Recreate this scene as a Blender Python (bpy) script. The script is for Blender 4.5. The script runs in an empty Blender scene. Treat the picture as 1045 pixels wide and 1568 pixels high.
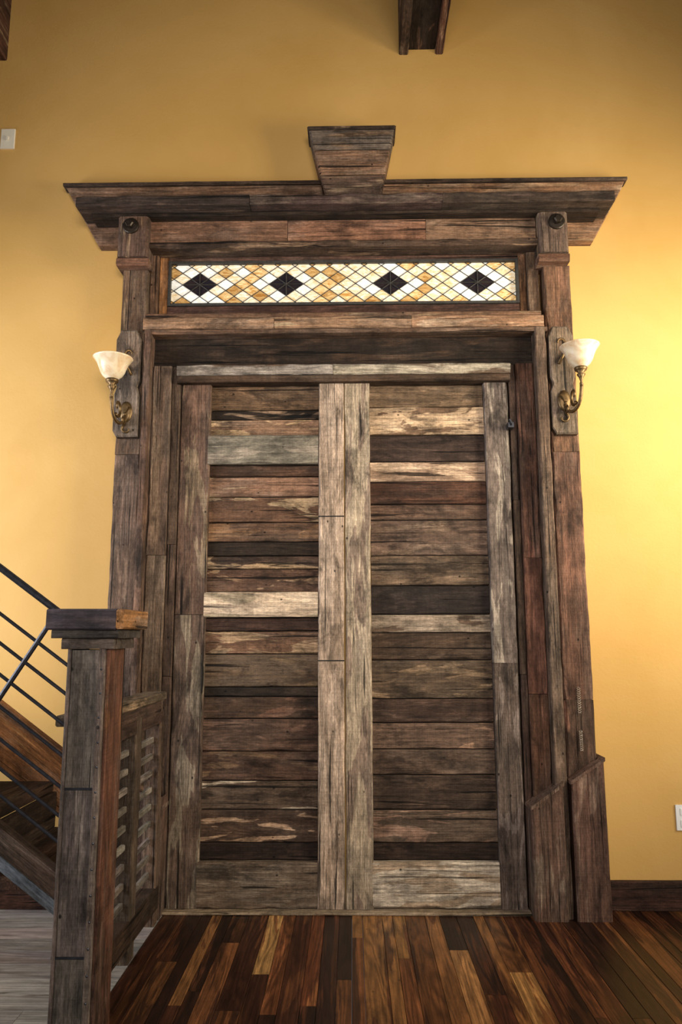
import bpy, math, random
from mathutils import Vector, Matrix, noise
random.seed(7)
S=bpy.context.scene
S.view_settings.view_transform='Standard'
S.view_settings.look='None'
COL=bpy.context.collection

# ------------------------------------------------------------------ materials
def nt(name):
    m=bpy.data.materials.new(name); m.use_nodes=True
    t=m.node_tree; t.nodes.clear()
    o=t.nodes.new('ShaderNodeOutputMaterial'); b=t.nodes.new('ShaderNodeBsdfPrincipled')
    t.links.new(b.outputs[0],o.inputs[0]); return m,t,b
def N(t,ty,**k):
    n=t.nodes.new(ty)
    for a,v in k.items(): setattr(n,a,v)
    return n
def vmul(t,vec,scale):
    vm=N(t,'ShaderNodeVectorMath',operation='MULTIPLY'); t.links.new(vec,vm.inputs[0]); vm.inputs[1].default_value=scale
    return vm.outputs[0]
def noi(t,vec,scale,detail=4,rough=.55,dist=0.):
    n=N(t,'ShaderNodeTexNoise'); t.links.new(vmul(t,vec,scale),n.inputs['Vector'])
    n.inputs['Scale'].default_value=1; n.inputs['Detail'].default_value=detail
    n.inputs['Roughness'].default_value=rough; n.inputs['Distortion'].default_value=dist
    return n.outputs['Fac']
def mr(t,v,a,b,c,d,smooth=False):
    n=N(t,'ShaderNodeMapRange'); t.links.new(v,n.inputs[0])
    if smooth: n.interpolation_type='SMOOTHSTEP'
    for i,x in enumerate((a,b,c,d)): n.inputs[i+1].default_value=x
    return n.outputs[0]
def mth(t,op,a,b=None):
    n=N(t,'ShaderNodeMath',operation=op)
    for i,x in enumerate((a,b)):
        if x is None: continue
        if isinstance(x,(int,float)): n.inputs[i].default_value=x
        else: t.links.new(x,n.inputs[i])
    return n.outputs[0]
def mixc(t,f,a,b):
    mx=N(t,'ShaderNodeMix',data_type='RGBA'); 
    if isinstance(f,(int,float)): mx.inputs[0].default_value=f
    else: t.links.new(f,mx.inputs[0])
    for i,x in((6,a),(7,b)):
        if isinstance(x,tuple): mx.inputs[i].default_value=(*x,1)
        else: t.links.new(x,mx.inputs[i])
    return mx.outputs[2]
def wood(name,rough=(.65,.92),coat=0.,crack=1.,blot=1.,bump=1.,saw=.10,gain=1.,spec=.18,patch=(.555,.64),weather=.25,nails=1.,pscale=(2.4,13.,13.),fine_rng=(.58,1.36),ringlo=.78,gritk=.36):
    m,t,b=nt(name)
    g=N(t,'ShaderNodeAttribute',attribute_name='g').outputs['Vector']
    c1=N(t,'ShaderNodeAttribute',attribute_name='c1').outputs['Color']
    c2=N(t,'ShaderNodeAttribute',attribute_name='c2').outputs['Color']
    fine=noi(t,g,(3.2,120,120),10,.72,.15)
    grit=noi(t,g,(45,190,190),4,.7)
    cath=noi(t,g,(.9,8.,8.),2,.45,.5)
    pat=noi(t,g,pscale,4,.55,.7)
    blo=noi(t,g,(5,9,9),8,.78,.2)
    sta=noi(t,g,(2.0,5,5),6,.72,.4)
    crk=noi(t,g,(1.1,70,45),4,.55,.6)
    sw=noi(t,g,(140,6,6),3,.6)
    wth=noi(t,g,(1.8,8,8),7,.75,.3)
    ring=mth(t,'SINE',mth(t,'MULTIPLY',cath,70.))
    ringf=mr(t,ring,-1,1,ringlo,1.1)
    fac=mth(t,'MULTIPLY',mr(t,pat,patch[0],patch[1],0,1,True),mr(t,fine,.3,.6,.6,1))
    col=mixc(t,fac,c1,c2)
    bw=N(t,'ShaderNodeRGBToBW'); t.links.new(col,bw.inputs[0])
    cb=N(t,'ShaderNodeCombineColor')
    for i,k in enumerate((1.32,1.10,.90)): t.links.new(mth(t,'MULTIPLY',bw.outputs[0],k*1.25),cb.inputs[i])
    col=mixc(t,mth(t,'MULTIPLY',mr(t,wth,.47,.60,0,1,True),weather),col,cb.outputs[0])
    br=mr(t,fine,.30,.70,fine_rng[0],fine_rng[1])
    br=mth(t,'POWER',br,1.3)
    br=mth(t,'MULTIPLY',br,ringf)
    br=mth(t,'MULTIPLY',br,mr(t,blo,.3,.7,1-.7*blot,1+.6*blot))
    br=mth(t,'MULTIPLY',br,mr(t,sta,.53,.64,1,1-.58*blot,True))
    br=mth(t,'MULTIPLY',br,mr(t,grit,.3,.7,1-gritk,1+gritk))
    cr=mr(t,crk,.62,.66,1,1-.85*crack,True)
    br=mth(t,'MULTIPLY',br,cr)
    if saw: br=mth(t,'MULTIPLY',br,mr(t,sw,.3,.7,1-saw,1+saw))
    if nails:
        vo=N(t,'ShaderNodeTexVoronoi'); vo.inputs['Scale'].default_value=1; t.links.new(vmul(t,g,(8,11,11)),vo.inputs['Vector'])
        br=mth(t,'MULTIPLY',br,mr(t,vo.outputs['Distance'],.035,.07,1-.85*nails,1,True))
    br=mth(t,'MULTIPLY',br,gain)
    sc=N(t,'ShaderNodeVectorMath',operation='SCALE'); t.links.new(col,sc.inputs[0]); t.links.new(br,sc.inputs['Scale'])
    t.links.new(sc.outputs[0],b.inputs['Base Color'])
    t.links.new(mr(t,fine,.3,.7,rough[0],rough[1]),b.inputs['Roughness'])
    b.inputs['Specular IOR Level'].default_value=spec
    b.inputs['Coat Weight'].default_value=coat; b.inputs['Coat Roughness'].default_value=.25
    h=mth(t,'ADD',mth(t,'MULTIPLY',fine,.9),mth(t,'ADD',mth(t,'MULTIPLY',cr,.7),mth(t,'ADD',mth(t,'MULTIPLY',sw,saw*3),mth(t,'MULTIPLY',blo,.5))))
    bp=N(t,'ShaderNodeBump'); bp.inputs['Strength'].default_value=bump; bp.inputs['Distance'].default_value=.007
    t.links.new(h,bp.inputs['Height']); t.links.new(bp.outputs[0],b.inputs['Normal'])
    return m
def plain(name,col,rough=.5,metal=0.,var=.15,bump=.1,scale=20,emis=0,ecol=None):
    m,t,b=nt(name)
    tc=N(t,'ShaderNodeTexCoord').outputs['Object']
    n=noi(t,tc,(scale,)*3,5)
    hs=N(t,'ShaderNodeVectorMath',operation='SCALE'); hs.inputs[0].default_value=col; t.links.new(mr(t,n,.3,.7,1-var,1+var),hs.inputs['Scale'])
    t.links.new(hs.outputs[0],b.inputs['Base Color'])
    b.inputs['Roughness'].default_value=rough; b.inputs['Metallic'].default_value=metal
    bp=N(t,'ShaderNodeBump'); bp.inputs['Strength'].default_value=bump; bp.inputs['Distance'].default_value=.003
    t.links.new(n,bp.inputs['Height']); t.links.new(bp.outputs[0],b.inputs['Normal'])
    return m
M_wood=wood('reclaimed_wood',gain=1.1)
M_door=wood('reclaimed_door_wood',gain=1.0,patch=(.54,.565),weather=.2)
M_newel=wood('newel_wood',rough=(.45,.75),weather=.4,gain=1.1)
M_floor=wood('floor_boards',rough=(.26,.46),coat=.06,crack=.5,blot=.6,bump=.2,saw=0,spec=.3,weather=0,nails=.6,patch=(.54,.58),pscale=(1.3,18,18),fine_rng=(.5,1.45),ringlo=.6,gritk=.12)
M_floor2=wood('grey_floor_boards',rough=(.4,.6),crack=.4,blot=.4,bump=.15,saw=0,weather=.3,nails=0,fine_rng=(.6,1.35),gritk=.1)
M_iron=plain('wrought_iron',(.035,.025,.018),.45,.7,.4,.3,60)
M_brass=plain('aged_bronze_iron',(.13,.08,.035),.45,.8,.4,.3,60)
M_steel=plain('rail_iron',(.045,.045,.055),.35,.6,.3,.1,60)
M_plate=plain('plate_plastic',(.72,.66,.55),.4,0,.03,.02)
M_white=plain('outlet_plastic',(.75,.75,.76),.35,0,.03,.02)
M_dark=plain('slot_dark',(.02,.02,.02),.6)
def wallmat(name,a,c2):
    m,t,b=nt(name)
    tc=N(t,'ShaderNodeTexCoord').outputs['Object']
    n=noi(t,tc,(.9,.9,.9),5,.6,.4); f=noi(t,tc,(60,60,60),4,.65)
    t.links.new(mixc(t,mr(t,n,.3,.7,0,1),a,c2),b.inputs['Base Color']); b.inputs['Roughness'].default_value=.7
    b.inputs['Specular IOR Level'].default_value=.3
    bp=N(t,'ShaderNodeBump'); bp.inputs['Strength'].default_value=.3; bp.inputs['Distance'].default_value=.004
    t.links.new(mth(t,'ADD',f,mth(t,'MULTIPLY',n,3.)),bp.inputs['Height']); t.links.new(bp.outputs[0],b.inputs['Normal'])
    return m
M_wall=wallmat('ochre_plaster',(.50,.285,.075),(.58,.35,.115))
M_wall2=wallmat('cream_plaster',(.29,.25,.185),(.33,.29,.22))
M_ceil=plain('ceiling_boards',(.05,.03,.017),.8,0,.2,.1,3)

# ------------------------------------------------------------------ mesh builder
class B:
    def __init__(s): s.v=[];s.f=[];s.g=[];s.c1=[];s.c2=[];s.mi=[]
    def add(s,vs,fs,gs=None,c1=(.5,.5,.5),c2=None,mi=0):
        o=len(s.v); s.v+=[tuple(p) for p in vs]; s.f+=[[i+o for i in f] for f in fs]
        s.g+=[tuple(p) for p in (gs or vs)]; c2=c2 or c1
        s.c1+=[(*c1,1)]*len(vs); s.c2+=[(*c2,1)]*len(vs); s.mi+=[mi]*len(fs)
    def make(s,name,mats,parent=None,smooth=False):
        me=bpy.data.meshes.new(name); me.from_pydata(s.v,[],s.f)
        if not isinstance(mats,(list,tuple)): mats=[mats]
        for m in mats: me.materials.append(m)
        me.polygons.foreach_set('material_index',s.mi)
        if smooth: me.polygons.foreach_set('use_smooth',[True]*len(s.f))
        a=me.attributes.new('g','FLOAT_VECTOR','POINT'); a.data.foreach_set('vector',[x for p in s.g for x in p])
        for nm,d in (('c1',s.c1),('c2',s.c2)):
            a=me.attributes.new(nm,'FLOAT_COLOR','POINT'); a.data.foreach_set('color',[x for p in d for x in p])
        me.update()
        o=bpy.data.objects.new(name,me); COL.objects.link(o)
        if parent: o.parent=parent
        return o
def empty(name,loc=(0,0,0)):
    e=bpy.data.objects.new(name,None); COL.objects.link(e); e.location=loc; e.empty_display_size=.1; return e
def vary(c,a=.15):
    k=1+random.uniform(-a,a); return tuple(max(0,x*k*(1+random.uniform(-.05,.05))) for x in c)
def plank(b,x0,x1,y0,y1,z0,z1,ax,c1,c2=None,ch=.004,jit=.001,end=None,M=None,mi=0,step=.05,var=.12,live=0.,chips=0.):
    lo=[x0,y0,z0]; hi=[x1,y1,z1]
    o=[i for i in range(3) if i!=ax]
    L0,L1=lo[ax],hi[ax]; n=max(1,int((L1-L0)/step))
    a0,a1,b0,b1=lo[o[0]],hi[o[0]],lo[o[1]],hi[o[1]]
    ch=min(ch,(a1-a0)*.3,(b1-b0)*.3)
    ro=(random.uniform(0,40),random.uniform(0,40),random.uniform(0,40))
    clampy = ax!=1 and abs(y1)<.0025
    vs=[];gs=[]
    for k in range(n+1):
        l=L0+(L1-L0)*k/n
        cc=[min(max(ch*(1+chips*2.2*noise.noise(Vector((ro[0]+l*9,q*5.3,ro[2])))),ch*.35),(a1-a0)*.3,(b1-b0)*.3) for q in range(4)]
        sec=[(a0+cc[0],b0),(a1-cc[1],b0),(a1,b0+cc[1]),(a1,b1-cc[2]),(a1-cc[2],b1),(a0+cc[3],b1),(a0,b1-cc[3]),(a0,b0+cc[0])]
        for q,(a,bb) in enumerate(sec):
            s=ro[0]+l*3
            ja=noise.noise(Vector((s,1.3*(a>(a0+a1)/2)*7,ro[1])))*(jit+live)+random.uniform(-1,1)*jit*.5
            jb=noise.noise(Vector((s,3+9*(bb>(b0+b1)/2),ro[2])))*jit+random.uniform(-1,1)*jit*.3
            ll=l
            if end and k in(0,n): ll=l+end(a,bb,0 if k==0 else 1)
            elif k in(0,n): ll=l+random.uniform(-1,1)*jit
            p=[0,0,0]; p[ax]=ll; p[o[0]]=a+ja; p[o[1]]=bb+jb
            if clampy: p[1]=min(p[1],-.001)
            vs.append(p); gs.append((ll+ro[0],a+ro[1],bb+ro[2]))
    fs=[]
    for k in range(n):
        for q in range(8):
            r=(q+1)%8; fs.append([k*8+q,k*8+r,k*8+8+r,k*8+8+q])
    fs.append(list(range(7,-1,-1))); fs.append([n*8+i for i in range(8)])
    if ax==1: fs=[f[::-1] for f in fs]
    if M is not None: vs=[M@Vector(p) for p in vs]
    cc1=vary(c1,var); cc2=vary(c2,var) if c2 else tuple(x*1.5 for x in cc1)
    b.add(vs,fs,gs,cc1,cc2,mi)
def prism(b,poly,y0,y1,c1,c2=None,gax=0,ch=.004):
    cx=sum(p[0] for p in poly)/len(poly); cz=sum(p[1] for p in poly)/len(poly)
    n=len(poly)
    def ins(p,d):
        v=Vector((cx-p[0],cz-p[1])); l=v.length; v=v/l*min(d*1.4,l*.5); return (p[0]+v.x,p[1]+v.y)
    ro=[random.uniform(0,40) for _ in range(3)]
    vs=[(ins(p,ch)[0],y0,ins(p,ch)[1]) for p in poly]+[(p[0],y0+ch,p[1]) for p in poly]+[(p[0],y1,p[1]) for p in poly]
    gs=[((v[0],v[2],v[1]) if gax==0 else (v[2],v[0],v[1])) for v in vs]; gs=[tuple(a+r for a,r in zip(q,ro)) for q in gs]
    fs=[list(range(n))]
    for s in(0,n):
        for i in range(n): j=(i+1)%n; fs.append([s+i,s+n+i,s+n+j,s+j])
    fs.append([2*n+i for i in range(n)][::-1])
    b.add(vs,fs,gs,vary(c1,.1),vary(c2,.1) if c2 else tuple(x*1.5 for x in c1))
def tube(b,pts,r,seg=10,mi=0,c=(.5,.5,.5)):
    pts=[Vector(p) for p in pts]; n=len(pts); vs=[];fs=[]
    up=None
    for i,p in enumerate(pts):
        t=(pts[min(i+1,n-1)]-pts[max(i-1,0)]).normalized()
        if up is None: up=t.orthogonal().normalized()
        up=(up-t*up.dot(t)).normalized(); s=t.cross(up)
        rr=r(i/(n-1)) if callable(r) else r
        for k in range(seg):
            a=2*math.pi*k/seg; vs.append(p+up*math.cos(a)*rr+s*math.sin(a)*rr)
    for i in range(n-1):
        for k in range(seg):
            q=(k+1)%seg; fs.append([i*seg+k,i*seg+q,i*seg+seg+q,i*seg+seg+k])
    fs.append(list(range(seg))[::-1]); fs.append([(n-1)*seg+k for k in range(seg)])
    b.add(vs,fs,None,c,None,mi)
def lathe(b,prof,M,seg=32,mi=0,closed=False):
    vs=[];fs=[];n=len(prof)
    for r,z in prof:
        for k in range(seg):
            a=2*math.pi*k/seg; vs.append(M@Vector((r*math.cos(a),r*math.sin(a),z)))
    for i in range(n if closed else n-1):
        i2=(i+1)%n
        for k in range(seg):
            q=(k+1)%seg; fs.append([i*seg+k,i*seg+q,i2*seg+q,i2*seg+k])
    if not closed:
        fs.append(list(range(seg))[::-1]); fs.append([(n-1)*seg+k for k in range(seg)])
    b.add(vs,fs,None,(.5,.5,.5),None,mi)
def box(b,x0,x1,y0,y1,z0,z1,ch=.002,mi=0,c=(.5,.5,.5)):
    plank(b,x0,x1,y0,y1,z0,z1,2 if z1-z0>x1-x0 else 0,c,c,ch=ch,jit=0,mi=mi,step=99,var=0)

# ------------------------------------------------------------------ colours (linear)
BR=(.125,.068,.040); RED=(.14,.055,.03); DK=(.026,.016,.011); GR=(.16,.115,.085); TAN=(.25,.155,.095)

# ------------------------------------------------------------------ room shell
XL,XR,YB,ZC=-3.5,3.3,-6.8,5.35
def shellbox(name,x0,x1,y0,y1,z0,z1,m):
    b=B(); box(b,x0,x1,y0,y1,z0,z1,ch=.001); return b.make(name,m)
shellbox('wall_front',XL-.15,XR+.15,0,.15,-.05,ZC+.1,M_wall)
def wall_with_hole(name,x0,x1,ylo,yhi,zlo,zhi):
    b=B()
    box(b,x0,x1,YB,ylo,-.05,ZC+.1,ch=.001); box(b,x0,x1,yhi,0,-.05,ZC+.1,ch=.001)
    box(b,x0,x1,ylo,yhi,-.05,zlo,ch=.001); box(b,x0,x1,ylo,yhi,zhi,ZC+.1,ch=.001)
    return b.make(name,M_wall2)
WL=(-2.1,-.5,.9,3.0); WR=(-2.3,-.7,1.5,3.7)
wall_with_hole('wall_left',XL-.15,XL,*WL)
wall_with_hole('wall_right',XR,XR+.15,*WR)
shellbox('ceiling',XL-.15,XR+.15,YB,0,ZC,ZC+.12,M_ceil)
for i,(xx,W) in enumerate(((XL-.1,WL),(XR+.04,WR))):
    b=B(); y0,y1,z0,z1=W
    for a,c in ((y0,y0+.07),(y1-.07,y1),((y0+y1)/2-.025,(y0+y1)/2+.025)): plank(b,xx,xx+.06,a,c,z0,z1,2,BR)
    for a,c in ((z0,z0+.07),(z1-.07,z1),((z0+z1)/2-.02,(z0+z1)/2+.02)): plank(b,xx+.002,xx+.058,y0,y1,a,c,1,BR)
    b.make('window_%d'%(i+1),M_wood)

b=B(); x=-.93; R2=random.Random(21)
pal=[((.022,.008,.005),(.08,.026,.011)),((.05,.016,.008),(.12,.042,.016)),((.12,.038,.014),(.24,.085,.03)),((.27,.12,.04),(.09,.03,.013)),((.38,.19,.068),(.16,.055,.02)),((.16,.06,.021),(.04,.014,.008))]
while x<XR:
    w=R2.choice((.05,.06,.07,.082,.095)); y=YB-R2.uniform(0,1.5)
    while y<-.001:
        L=R2.uniform(1.2,2.8); y2=min(0,y+L)
        if 0-y2<.35: y2=0
        wt=(4,3,1.6,1.4,.8,1.5) if x>.0 else (6,3.5,1.5,.4,.15,1)
        p=R2.choices(pal,wt)[0]
        plank(b,x,min(x+w-.0015,XR),y,y2-.0015,-.03,0,1,p[0],p[1],ch=.0012,jit=0,step=9,var=.2)
        y=y2
    x+=w
b.make('floor',M_floor)
b=B(); y=0.
while y>YB:
    w=.13; x=XL-random.uniform(0,.8)
    while x<-.932:
        x2=min(-.932,x+random.uniform(.8,1.8))
        if -.932-x2<.25: x2=-.932
        plank(b,x,x2-.0015,y-w+.0015,y,-.03,0,0,(.23,.205,.19),(.15,.125,.115),ch=.0012,jit=0,step=9,var=.3)  # grey cast of the window daylight is put into the board colour
        x=x2
    y-=w
b.make('floor_side',M_floor2)

for nm,x0 in (('ceiling_beam',.295),('ceiling_beam.001',-2.33),('ceiling_beam.002',2.92)):
    b=B(); x1=x0+.262
    plank(b,x0,x0+.055,YB+.05,-.001,4.765,ZC-.001,1,(.08,.045,.028),TAN,ch=.006,jit=.002)
    plank(b,x1-.045,x1,YB+.05,-.001,4.765,ZC-.001,1,(.09,.04,.024),TAN,ch=.006,jit=.002)
    plank(b,x0+.055,x1-.045,YB+.05,-.001,4.80,4.84,1,DK,BR,ch=.004)
    b.make(nm,M_wood)

b=B(); plank(b,1.232,2.35,-.028,-.001,0,.138,0,(.05,.024,.016)); plank(b,2.352,XR-.001,-.028,-.001,0,.138,0,(.05,.024,.016)); b.make('baseboard_right',M_wood)
b=B(); plank(b,XL+.001,-1.30,-.028,-.001,0,.138,0,(.07,.03,.02)); b.make('baseboard_left',M_wood)

# ------------------------------------------------------------------ door surround
ds=empty('door_surround')
b=B()
for sx,x0,x1 in((-1,-1.27,-1.13),(1,1.065,1.212)):
    z=0.
    for zb,c in ((1.02,(.085,.047,.032)),(2.30,(.135,.084,.058) if sx<0 else (.10,.048,.032)),(3.36,BR)):
        plank(b,x0,x1,-.10,-.001,z,zb-.003,2,c,TAN if sx<0 else (.16,.08,.052),ch=.006,jit=.0015,chips=1); z=zb
b.make('pilasters',M_wood,ds)
b=B()
for x0,x1 in((-1.125,-1.088),(.992,1.05)):
    plank(b,x0,x1,-.14,-.001,0,2.985,2,(.105,.062,.042),ch=.005,jit=.0015,chips=1)
plank(b,-1.127,1.063,-.135,-.001,2.962,2.988,0,BR,ch=.004)
b.make('inner_frame',M_wood,ds)
b=B()
for x0,x1,c in((-1.085,-.985,(.12,.076,.052)),(-.983,-.935,(.075,.045,.031)),(.895,.99,(.10,.045,.028)),(.858,.893,(.05,.03,.02))):
    f=-.08 if (x0<-1 or x0>.89) else -.062
    zs=[0,random.uniform(.9,1.3),random.uniform(1.7,2.1),2.80]
    for i in range(3): plank(b,x0,x1,f,-.001,zs[i]+.002,zs[i+1],2,c,tuple(v*1.7 for v in c),ch=.005,jit=.0012,chips=1)
b.make('door_casing',M_wood,ds)
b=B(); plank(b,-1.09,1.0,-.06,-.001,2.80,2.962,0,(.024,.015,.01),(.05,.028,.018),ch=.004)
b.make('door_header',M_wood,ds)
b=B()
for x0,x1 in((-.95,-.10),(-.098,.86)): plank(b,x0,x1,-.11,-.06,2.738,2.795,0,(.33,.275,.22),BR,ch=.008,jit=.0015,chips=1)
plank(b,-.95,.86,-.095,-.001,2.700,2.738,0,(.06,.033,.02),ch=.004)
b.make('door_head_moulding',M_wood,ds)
b=B()
for x0,x1 in((-1.135,-.42),(-.418,.33),(.332,1.045)):
    plank(b,x0,x1,-.14,-.001,2.99,3.055,0,(.26,.145,.085),(.42,.29,.19),ch=.006,jit=.0015,chips=1)
plank(b,-1.125,1.035,-.125,-.001,3.055,3.085,0,BR,TAN,ch=.005)
b.make('transom_sill',M_wood,ds)
b=B()
for x0,x1,c in((-1.128,-1.085,BR),(-1.083,-1.035,(.28,.12,.045)),(.945,.985,(.20,.09,.042)),(.987,1.05,BR)):
    plank(b,x0,x1,-.06 if (x0<-1.1 or x0>.98) else -.035,-.001,3.086,3.46,2,c,ch=.004)
plank(b,-1.03,.94,-.04,-.001,3.086,3.165,0,(.06,.03,.02),ch=.004)
plank(b,-1.03,.94,-.04,-.001,3.43,3.46,0,(.09,.047,.03),ch=.004)
b.make('transom_casing',M_wood,ds)
b=B()
xs=[-1.118,-.35,.42,1.03]
for i,c in enumerate(((.20,.10,.06),(.21,.105,.06),(.19,.105,.065))):
    plank(b,xs[i],xs[i+1]-.002,-.12,-.001,3.50,3.634,0,c,tuple(v*1.4 for v in c),ch=.004,var=.05)
plank(b,-1.118,1.03,-.145,-.001,3.462,3.5,0,(.07,.042,.028),TAN,ch=.007,chips=1)
b.make('frieze_board',M_wood,ds)
b=B()
prism(b,[(-1.432,3.525),(-.1,3.525),(-.1,3.885),(-1.635,3.885),(-1.61,3.84)],-.06,-.001,(.21,.115,.067),(.30,.18,.11))
prism(b,[(-.098,3.525),(1.365,3.525),(1.54,3.84),(1.56,3.885),(-.098,3.885)],-.06,-.001,(.21,.112,.065),(.30,.18,.11))
plank(b,-1.648,1.572,-.078,-.001,3.886,3.907,0,(.08,.047,.032),ch=.005)
b.make('cornice_backboard',M_wood,ds)
b=B()
for x0,x1 in((-1.50,-.55),(-.548,.5),(.502,1.43)):
    plank(b,x0,x1,-.25,-.06,3.655,3.714,0,(.055,.036,.028),(.11,.075,.055),ch=.007,jit=.0015,chips=1)
plank(b,-1.44,1.37,-.175,-.06,3.634,3.654,0,(.03,.017,.011),ch=.004)
b.make('cornice_shelf',M_wood,ds)
for k,(x0,x1,bx) in enumerate(((-1.287,-1.118,-1.214),(1.032,1.192,1.129))):
    b=B()
    plank(b,x0,x1,-.175,-.001,3.40,3.634,2,(.11,.067,.046),TAN,ch=.014)
    plank(b,x0-.004,x1+.004,-.165,-.001,3.352,3.398,0,(.14,.066,.04),TAN,ch=.008)
    b.make('capital_block_%d'%(k+1),M_wood,ds)
    b=B(); M=Matrix.Translation((bx,-.172,3.575))@Matrix.Rotation(math.pi/2,4,'X')
    lathe(b,[(.045,0),(.045,.012),(.04,.016),(.024,.018),(.024,.024)],M,24)
    lathe(b,[(.024,.02),(.024,.042),(.018,.048)],M,6)
    b.make('bolt_head_%d'%(k+1),M_iron,ds)
b=B()
def kx(z):
    t=(z-3.705)/(4.185-3.705); return (-.128+(-.237+.128)*t, .158+(.254-.158)*t)
for z0,z1,c in((3.715,3.886,(.12,.07,.046)),(3.893,4.040,(.20,.11,.066)),(4.047,4.165,(.15,.115,.09)),(4.165,4.187,(.05,.032,.022))):
    a=kx(z0);d=kx(z1); e=.006 if z1>4.18 else 0
    prism(b,[(a[0]-e,z0),(a[1]+e,z0),(d[1]+e,z1),(d[0]-e,z1)],-.15-e,-.001,c,TAN,ch=.007)
b.make('keystone',M_wood,ds)
b=B()
for x0,x1,za,zb,f,sx in((.862,1.02,.505,.615,-.17,1),(1.06,1.225,.625,.73,-.17,1),(-1.105,-.935,.505,.615,-.17,-1),(-1.29,-1.125,.625,.73,-.17,-1)):
    if sx<0: za,zb=zb,za
    e=(lambda a,bb,k,x0=x0,x1=x1,za=za,zb=zb: 0 if k==0 else (zb-za)*(a-x0)/(x1-x0))
    plank(b,x0,x1,f,-.002,0,za,2,(.095,.052,.037),(.16,.105,.075),ch=.008,jit=.0015,end=e)
    e2=(lambda a,bb,k,x0=x0,x1=x1,za=za,zb=zb:(zb-za)*(a-x0)/(x1-x0))
    plank(b,x0-.004,x1+.004,f-.006,-.002,za,za+.016,2,(.14,.08,.055),ch=.004,end=e2,step=9)
b.make('plinth_blocks',M_wood,ds)
b=B()
for x0,x1 in((-1.275,-1.14),(1.063,1.195)):
    prism(b,[(x0,2.42),(x0+.02,2.385),(x1,2.385),(x1,2.62),(x1-.012,2.66),(x1,2.70),(x1,2.93),(x1-.025,2.985),(x0+.025,2.985),(x0,2.93),(x0,2.70),(x0+.012,2.66),(x0,2.62)],-.145,-.1,(.13,.09,.066),(.19,.135,.10),gax=1,ch=.006)
b.make('sconce_backboards',M_wood,ds)
b=B(); plank(b,-.935,.86,-.10,-.001,.0,.014,0,(.25,.17,.12),BR,ch=.004); b.make('threshold',M_wood,ds)

# ------------------------------------------------------------------ doors
def rows(b,x0,x1,lst,f0=-.018):
    zt=2.703
    for r in lst:
        zb,c=r[0],r[1]; c2=r[2] if len(r)>2 else None; raised=len(r)>3
        if raised: plank(b,x0-.008,x1,-.056,-.002,zb,zt-.004,0,c,c2,ch=.006,jit=.0015,chips=1)
        else: plank(b,x0,x1,f0-random.uniform(0,.014),-.002,zb,zt-.005,0,c,c2,ch=.004,jit=.001,chips=1)
        zt=zb
    plank(b,x0,x1,-.010,-.002,.02,2.70,2,(.012,.008,.006),(.012,.008,.006),ch=.001,jit=0,step=9)
def stile(b,x0,x1,segs,f=-.046,z0=.015):
    for zt,c,c2 in segs:
        plank(b,x0,x1,f,-.002,z0,zt-.002,2,c,c2,ch=.005,jit=.0012,live=.002,chips=1); z0=zt
T2=(.42,.27,.155)
left=[(2.563,BR),(2.51,DK,TAN),(2.417,(.24,.14,.08),T2),(2.253,(.17,.135,.105),(.25,.2,.15),1),(2.19,(.055,.027,.016)),(2.08,(.19,.108,.063),T2),(1.94,(.115,.062,.036),T2),(1.835,(.115,.062,.036),(.2,.1,.05)),(1.76,DK),
(1.69,(.08,.046,.029),T2),(1.57,(.12,.068,.04),T2),(1.435,(.50,.37,.26),(.34,.24,.16),1),(1.365,(.055,.03,.019)),(1.248,(.14,.078,.046),T2),(1.08,(.12,.07,.042),(.22,.13,.075)),(1.03,DK),(.92,(.08,.043,.028),(.14,.07,.04)),
(.76,(.10,.057,.036)),(.615,(.11,.065,.042),(.2,.12,.07)),(.475,(.10,.063,.041),(.50,.37,.26)),(.32,(.08,.047,.03),T2),(.235,DK),(.015,(.14,.095,.062),(.2,.14,.095),1)]
right=[(2.575,(.12,.076,.049)),(2.417,(.50,.34,.21),(.13,.07,.04)),(2.27,(.04,.024,.017)),(2.16,(.29,.185,.12),(.44,.30,.20)),(2.035,(.055,.025,.016)),(1.95,(.10,.056,.036)),(1.76,(.13,.083,.057),(.22,.15,.10)),(1.6,(.10,.062,.042)),
(1.45,(.025,.018,.014)),(1.355,(.24,.18,.135),(.11,.066,.044)),(1.215,(.06,.035,.024)),(1.02,(.11,.067,.044),(.22,.14,.085)),(.9,(.05,.028,.02)),(.77,(.14,.09,.061),(.32,.19,.115)),(.645,(.105,.066,.043)),(.475,(.055,.033,.023)),
(.32,(.12,.077,.052),(.24,.15,.095)),(.235,DK),(.02,(.54,.43,.33),(.34,.24,.16),1)]
b=B(); rows(b,-.77,-.18,left)
stile(b,-.93,-.77,[(1.45,(.11,.07,.047),(.24,.17,.12)),(2.703,(.125,.075,.048),(.22,.14,.09))],f=-.05)
stile(b,-.178,-.043,[(2.703,(.40,.295,.21),(.27,.185,.13))],f=-.06)
for z in(1.212,1.965): box(b,-.179,-.042,-.0635,-.055,z-.003,z+.003,c=(.02,.02,.02))
b.make('door_1',M_door)
b=B(); rows(b,.10,.72,right)
stile(b,-.037,.098,[(2.703,(.39,.295,.22),(.22,.155,.11))],f=-.056)
stile(b,.722,.85,[(1.2,(.12,.09,.07),(.22,.175,.14)),(2.703,(.14,.105,.082),(.33,.27,.215))],f=-.056)
b.make('door_2',M_door)
b=B(); box(b,.835,.865,-.115,-.06,2.43,2.46); tube(b,[(.85,-.11,2.445),(.85,-.13,2.45),(.838,-.135,2.47)],.006,8); b.make('door_latch',M_steel,ds)
b=B()
for z0,z1 in((.95,1.08),(.77,.87)):
    for s in(1,-1):
        pts=[(1.135+s*.009*math.cos(t*.9),-.110+s*.005*math.sin(t*.9),z0+(z1-z0)*t/40) for t in range(41)]; tube(b,pts,.0015,5)
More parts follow.
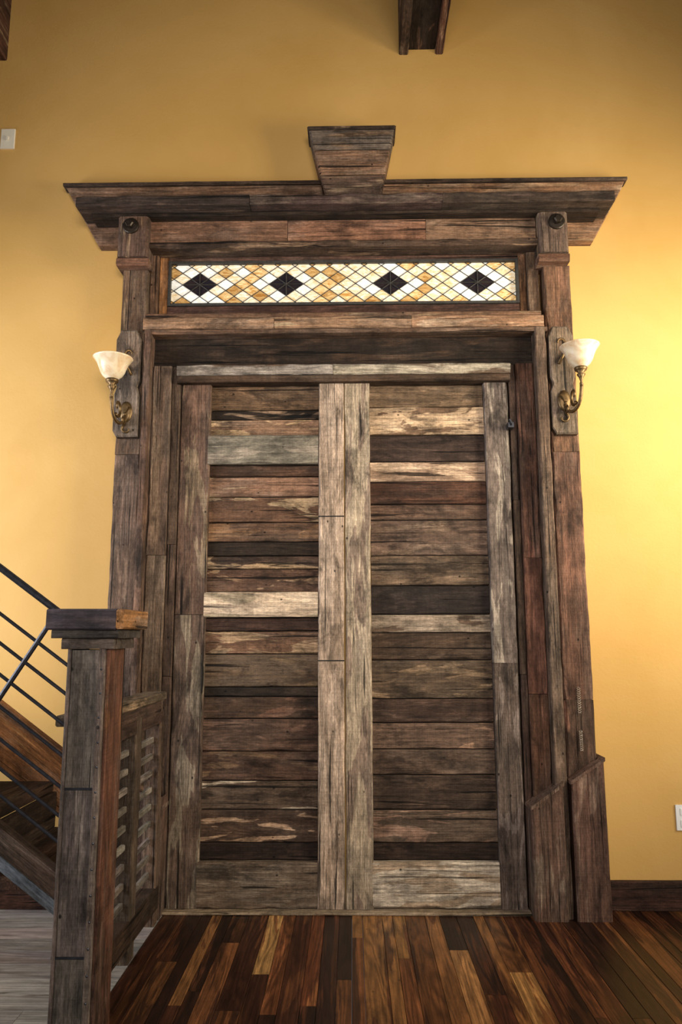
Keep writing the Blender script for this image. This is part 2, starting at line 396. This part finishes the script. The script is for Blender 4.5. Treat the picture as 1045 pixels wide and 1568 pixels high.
b.make('wire_ornament',plain('rusty_wire',(.30,.24,.19),.5,.4,.2,.1,50),ds)

# ------------------------------------------------------------------ stained glass
sg=empty('stained_glass_window')
gx0,gx1,gz0,gz1=-1.02,.93,3.178,3.422
w,h=.098,.0705
cent=[-.868,-.365,.268,.755]
def clip(poly,axis,val,keep):
    out=[]
    for i in range(len(poly)):
        a=poly[i];c=poly[(i+1)%len(poly)]
        ia=(a[axis]-val)*keep>=0; ic=(c[axis]-val)*keep>=0
        if ia: out.append(a)
        if ia!=ic:
            t=(val-a[axis])/(c[axis]-a[axis]); out.append((a[0]+(c[0]-a[0])*t,a[1]+(c[1]-a[1])*t))
    return out
zc=(gz0+gz1)/2
b=B(); lead=B()
for i in range(-30,31):
    for j in range(-30,31):
        x=cent[1]+(i+j)*w/2; z=zc+(i-j)*h/2+h/2
        if x<gx0-w or x>gx1+w or z<gz0-h or z>gz1+h: continue
        poly=[(x-w/2,z),(x,z-h/2),(x+w/2,z),(x,z+h/2)]
        for ax,v,k in((0,gx0,1),(0,gx1,-1),(1,gz0,1),(1,gz1,-1)):
            if poly: poly=clip(poly,ax,v,k)
        if len(poly)<3: continue
        nd=min(abs(x-(cent[1]+round((c-cent[1])/w)*w))/w+abs(z-zc)/h for c in cent)
        if nd<.8: mi=2
        elif nd<1.3: mi=3 if (i%2) else 1
        elif nd<1.8: mi=0 if random.random()<.7 else 3
        else: mi=random.choices([0,1,3,4],[.12,.30,.42,.16])[0]
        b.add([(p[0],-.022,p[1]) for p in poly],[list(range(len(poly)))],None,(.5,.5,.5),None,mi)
        tube(lead,[(p[0],-.024,p[1]) for p in poly]+[(poly[0][0],-.024,poly[0][1])],.0024,5)
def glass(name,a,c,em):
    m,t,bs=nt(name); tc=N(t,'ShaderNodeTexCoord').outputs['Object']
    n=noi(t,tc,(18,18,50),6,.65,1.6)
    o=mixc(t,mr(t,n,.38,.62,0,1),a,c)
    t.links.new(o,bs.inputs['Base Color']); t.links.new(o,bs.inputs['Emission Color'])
    bs.inputs['Emission Strength'].default_value=em; bs.inputs['Roughness'].default_value=.15  # emission stands in for light coming through the panes from behind
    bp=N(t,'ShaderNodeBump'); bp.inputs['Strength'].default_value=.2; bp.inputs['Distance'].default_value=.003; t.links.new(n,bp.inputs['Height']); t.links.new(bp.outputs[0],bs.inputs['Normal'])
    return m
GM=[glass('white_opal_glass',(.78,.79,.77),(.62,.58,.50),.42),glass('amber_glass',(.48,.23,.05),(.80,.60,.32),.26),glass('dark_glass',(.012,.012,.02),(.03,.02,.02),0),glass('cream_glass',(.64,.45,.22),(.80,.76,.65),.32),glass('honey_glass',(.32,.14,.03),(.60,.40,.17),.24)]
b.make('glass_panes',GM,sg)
for c in cent:
    c=cent[1]+round((c-cent[1])/w)*w
    tube(lead,[(c-w,-.026,zc),(c+w,-.026,zc)],.003,5); tube(lead,[(c,-.026,zc-h),(c,-.026,zc+h)],.003,5)
    tube(lead,[(c-w*.45,-.026,zc-h*.45),(c+w*.45,-.026,zc+h*.45)],.003,5); tube(lead,[(c-w*.45,-.026,zc+h*.45),(c+w*.45,-.026,zc-h*.45)],.003,5)
    lathe(lead,[(.001,0),(.007,.001),(.005,.005),(.001,.006)],Matrix.Translation((c,-.026,zc))@Matrix.Rotation(math.pi/2,4,'X'),12)
for a in((gx0-.012,gx0+.004,gz0-.012,gz1+.012),(gx1-.004,gx1+.012,gz0-.012,gz1+.012)): box(lead,a[0],a[1],-.045,-.002,a[2],a[3])
for a in((gz0-.012,gz0+.004),(gz1-.004,gz1+.012)): box(lead,gx0,gx1,-.044,-.002,a[0],a[1])
lead.make('lead_came',plain('lead_came',(.05,.045,.04),.5,.5,.3,.1,80),sg)

# ------------------------------------------------------------------ sconces
def shade_mat():
    m,t,b=nt('alabaster_glass'); tc=N(t,'ShaderNodeTexCoord').outputs['Object']
    n=noi(t,tc,(12,12,9),5,.6,1.5)
    o=mixc(t,mr(t,n,.4,.7,0,1),(.80,.68,.50),(.62,.39,.20))
    t.links.new(o,b.inputs['Base Color']); b.inputs['Roughness'].default_value=.3
    b.inputs['Subsurface Weight'].default_value=.3; b.inputs['Subsurface Radius'].default_value=(.05,.04,.02)
    return m
M_sh=shade_mat()
def spiral(cy,cz,r0,r1,a0,a1,x,n=26):
    return [(x,cy+(r0+(r1-r0)*i/n)*math.cos(a0+(a1-a0)*i/n),cz+(r0+(r1-r0)*i/n)*math.sin(a0+(a1-a0)*i/n)) for i in range(n+1)]
def sconce(name,xb,xs,z):
    e=empty(name,(0,0,0))
    sb=B(); T=Matrix.Translation((xs,-.30,z))
    out=[(.026,0),(.034,.008),(.050,.022),(.062,.042),(.070,.065),(.080,.088),(.096,.112),(.101,.118)]
    inn=[(r-.005,zz+.003) for r,zz in out[::-1]]
    lathe(sb,out+inn,T,40,closed=True); sb.make('shade',M_sh,e,True)
    ib=B()
    lathe(ib,[(.004,-.10),(.010,-.085),(.006,-.07),(.012,-.05),(.022,-.035),(.014,-.024),(.030,-.012),(.034,0),(.03,.004)],T,20)
    pts=[]
    P=[Vector((xb,-.145,z-.13)),Vector((xb,-.19,z-.24)),Vector((xs,-.29,z-.24)),Vector((xs,-.30,z-.08))]
    for i in range(21):
        t=i/20; pts.append(P[0]*(1-t)**3+P[1]*3*t*(1-t)**2+P[2]*3*t*t*(1-t)+P[3]*t**3)
    tube(ib,pts,.009,10)
    tube(ib,spiral(-.235,z-.125,.055,.012,-2.2,3.9,xb*.5+xs*.5),lambda t:.009-.004*t,8)
    tube(ib,spiral(-.185,z-.175,.038,.01,1.2,-4.2,xb),lambda t:.008-.003*t,8)
    M=Matrix.Translation((xb,-.145,z-.125))@Matrix.Rotation(math.pi/2,4,'X')@Matrix.Diagonal((1,1.7,1,1))
    lathe(ib,[(.034,0),(.034,.004),(.024,.009),(.012,.012)],M,24)
    s=-1 if xb<0 else 1
    for dz,fl in((.20,1),(-.22,-1)):
        pts=[]
        for i in range(31):
            t=i/30; a=-1.2+t*4.6; rr=.028*(1-.6*t)
            pts.append((xb+s*(rr*math.cos(a)-.008),-.153,z+dz+fl*rr*math.sin(a)))
        pts=[(xb-s*.02,-.150,z+dz-fl*.12)]+[(xb+s*.012,-.153,z+dz-fl*.06)]+pts
        tube(ib,pts,lambda t:.008-.004*t,8)
    ib.make('iron_arm',M_brass,e,True)
    return e
sconce('wall_sconce',-1.205,-1.236,2.645)
sconce('wall_sconce.001',1.13,1.177,2.69)

# ------------------------------------------------------------------ plates
b=B(); box(b,-2.065,-1.98,-.012,-.001,4.175,4.30,ch=.004); box(b,-2.03,-2.015,-.02,-.012,4.225,4.25,ch=.002); b.make('light_switch_plate',M_plate)  # off-white thermostat/sensor plate high on the wall
b=B(); box(b,1.62,1.70,-.008,-.001,.372,.494,ch=.003)
for zz in(.405,.461):
    box(b,1.643,1.677,-.011,-.006,zz-.017,zz+.017,ch=.004)
    for dx in(-.007,.007): box(b,1.66+dx-.0015,1.66+dx+.0015,-.0125,-.010,zz-.004,zz+.008,ch=.0002,mi=1)
b.make('electrical_outlet',[M_white,M_dark])

# ------------------------------------------------------------------ newel post
npo=empty('newel_post')
b=B(); nx0,nx1,ny0,ny1=-.937,-.803,-1.50,-1.33
zs=[0,.36,.86,1.30]
for i in range(3):
    plank(b,nx0+.012,nx1-.03,ny0,ny1-.01,zs[i],zs[i+1]-.004,2,(.11,.088,.08),(.16,.13,.11),ch=.003,jit=.001)
plank(b,nx0,nx0+.012,ny0-.006,ny1,0,1.30,2,(.115,.086,.072),ch=.003,jit=.001)
plank(b,nx1-.03,nx1-.008,ny0-.008,ny1,0,1.30,2,(.15,.11,.085),ch=.003,jit=.001)
plank(b,nx1-.008,nx1+.004,ny0+.004,ny1,0,1.30,2,(.11,.05,.029),(.19,.085,.04),ch=.003,jit=.001)
b.make('post_body',M_newel,npo)
b=B()
plank(b,-.955,-.782,-1.515,-1.29,1.30,1.335,0,(.10,.075,.058),ch=.004,jit=.001)
plank(b,-.985,-.765,-1.53,-1.27,1.335,1.362,0,(.065,.052,.048),ch=.004,jit=.001)
plank(b,-1.0,-.772,-1.54,-1.25,1.362,1.43,0,(.055,.045,.052),(.09,.065,.06),ch=.005,jit=.001)
plank(b,-.772,-.745,-1.538,-1.252,1.364,1.428,1,(.34,.16,.06),(.44,.22,.085),ch=.005,jit=.001)
b.make('post_cap',M_newel,npo)
b=B()
for z in(.361,.861): box(b,nx0-.001,nx1-.03,ny0-.003,ny0+.02,z-.006,z+.002)
for k in range(16):
    zz=.08+k*.077; lathe(b,[(.004,0),(.0035,.002),(.001,.003)],Matrix.Translation((nx1-.019,ny0-.008,zz))@Matrix.Rotation(math.pi/2,4,'X'),10)
b.make('straps_and_nails',M_steel,npo)

# ------------------------------------------------------------------ balustrade between newel and wall
bal=empty('balustrade')
b=B(); q=-.05
plank(b,-.985+q,-.875+q,-1.32,-.185,1.03,1.068,1,(.13,.09,.06),(.3,.2,.12),ch=.005)
plank(b,-.955+q,-.885+q,-1.32,-.185,.92,1.028,1,(.05,.03,.02),ch=.004)
plank(b,-.955+q,-.885+q,-1.32,-.185,.06,.17,1,(.045,.026,.016),ch=.004)
plank(b,-.96+q,-.885+q,-.66,-.57,0,1.028,2,(.08,.052,.036),ch=.005)
plank(b,-.955+q,-.885+q,-.25,-.185,0,1.028,2,(.10,.062,.042),ch=.005)
b.make('rails_and_posts',M_wood,bal)
b=B()
for k in range(9):
    z=.215+k*.077
    plank(b,-.935+q,-.915+q,-1.32,-.25,z,z+.026,1,(.15,.125,.105),ch=.003)  # slat colour lightened to imitate stripes of daylight between the slats
b.make('slats',M_wood,bal)

# ------------------------------------------------------------------ staircase rising to the left
st=empty('staircase')
sl=.72
def zl(x,z0): return z0+(-.94-x)*sl
XE=-3.3
b=B()
def slboard(x0,x1,y0,y1,ztop,zbot,c,c2=None):
    n=8; ro=random.uniform(0,30); vs=[];gs=[];fs=[]
    for k in range(n+1):
        x=x0+(x1-x0)*k/n
        for (yy,zz) in((y0,zbot),(y1,zbot),(y1,ztop),(y0,ztop)):
            vs.append((x,yy,zl(x,zz))); gs.append((-x*1.24+ro,zz+ro,yy))
    for k in range(n):
        for q in range(4): r=(q+1)%4; fs.append([k*4+q,k*4+4+q,k*4+4+r,k*4+r])
    fs.append([0,1,2,3]); fs.append([n*4+i for i in(3,2,1,0)])
    b.add(vs,fs,gs,c,c2)
slboard(XE,-.945,-1.45,-1.40,.58,.50,(.07,.045,.033),(.13,.09,.07))
slboard(XE,-.945,-1.452,-1.398,.498,.455,(.13,.15,.18),(.18,.18,.2))
slboard(XE,-1.06,-.74,-.70,.66,.40,(.24,.10,.037),(.36,.17,.06))
b.make('stringers',M_wood,st)
b=B()
for k in range(9):
    x1=-1.0-k*.25; z=zl(x1,.50)+.02
    plank(b,x1-.28,x1,-1.395,-.745,z-.04,z,1,(.06,.032,.02),(.12,.07,.04),ch=.005)
    plank(b,x1-.255,x1-.235,-1.395,-.745,z,z+.14,1,(.045,.024,.015),ch=.003)
b.make('treads',M_wood,st)
b=B()
def rod(z0,r,y=-1.42,xa=-.942): tube(b,[(xa,y,zl(xa,z0)),(XE,y,zl(XE,z0))],r,10)
rod(1.375,.012,xa=-1.004)
for zz in(1.225,1.13,1.03,.93,.83,.74,.66): rod(zz,.006)
for x0 in(-1.01,-1.75,-2.5):
    zt=zl(x0,1.375)
    tube(b,[(x0,-1.42,zt),(x0-.25,-1.42,zt-.40),(x0-.42,-1.42,zl(x0-.42,.58))],.009,8)
b.make('iron_railing',M_steel,st)

# ------------------------------------------------------------------ lights
def area(name,loc,sx,sy,e,col,t,spread=math.pi):
    l=bpy.data.lights.new(name,'AREA'); l.shape='RECTANGLE'; l.size=sx; l.size_y=sy; l.energy=e; l.color=col; l.spread=spread
    o=bpy.data.objects.new(name,l); COL.objects.link(o); o.location=loc; o.rotation_euler=(Vector(t)-o.location).to_track_quat('-Z','Y').to_euler(); return o
area('window_daylight_left',(XL+.1,-1.25,2.0),1.2,1.6,78,(.88,.93,1.0),(-1,-.4,1.95),math.radians(105))
area('window_daylight_right',(XR-.1,-1.4,2.5),1.2,1.7,82,(1.,.90,.68),(1.2,-.3,2.4),math.radians(105))
area('window_daylight_behind',(.5,-6.6,2.6),2.2,1.6,66,(1.,.92,.82),(.1,0,2.3),math.radians(80))  # added fill light behind the camera, no window is built there
for x,z in((-1.236,2.73),(1.177,2.78)):
    l=bpy.data.lights.new('sconce_bulb','POINT'); l.energy=1.1; l.color=(1,.80,.55); l.shadow_soft_size=.03
    o=bpy.data.objects.new('sconce_bulb',l); COL.objects.link(o); o.location=(x,-.30,z)
W=bpy.data.worlds.new('w'); S.world=W; W.use_nodes=True
W.node_tree.nodes['Background'].inputs[0].default_value=(.75,.8,.9,1); W.node_tree.nodes['Background'].inputs[1].default_value=.10

# ------------------------------------------------------------------ camera
yaw,pitch,roll=[math.radians(v) for v in(.848,9.26,-.148)]
fw=Vector((-math.sin(yaw)*math.cos(pitch),math.cos(yaw)*math.cos(pitch),math.sin(pitch)))
r=Vector((math.cos(yaw),math.sin(yaw),0)); u=r.cross(fw)
r2=r*math.cos(roll)+u*math.sin(roll); u2=-r*math.sin(roll)+u*math.cos(roll)
cd=bpy.data.cameras.new('camera'); cam=bpy.data.objects.new('camera',cd); COL.objects.link(cam)
Mx=Matrix((r2,u2,-fw)).transposed().to_4x4(); Mx.translation=(0,-4,1.345); cam.matrix_world=Mx
cd.sensor_fit='VERTICAL'; cd.sensor_height=36; cd.lens=26.4; cd.clip_start=.05
S.camera=cam
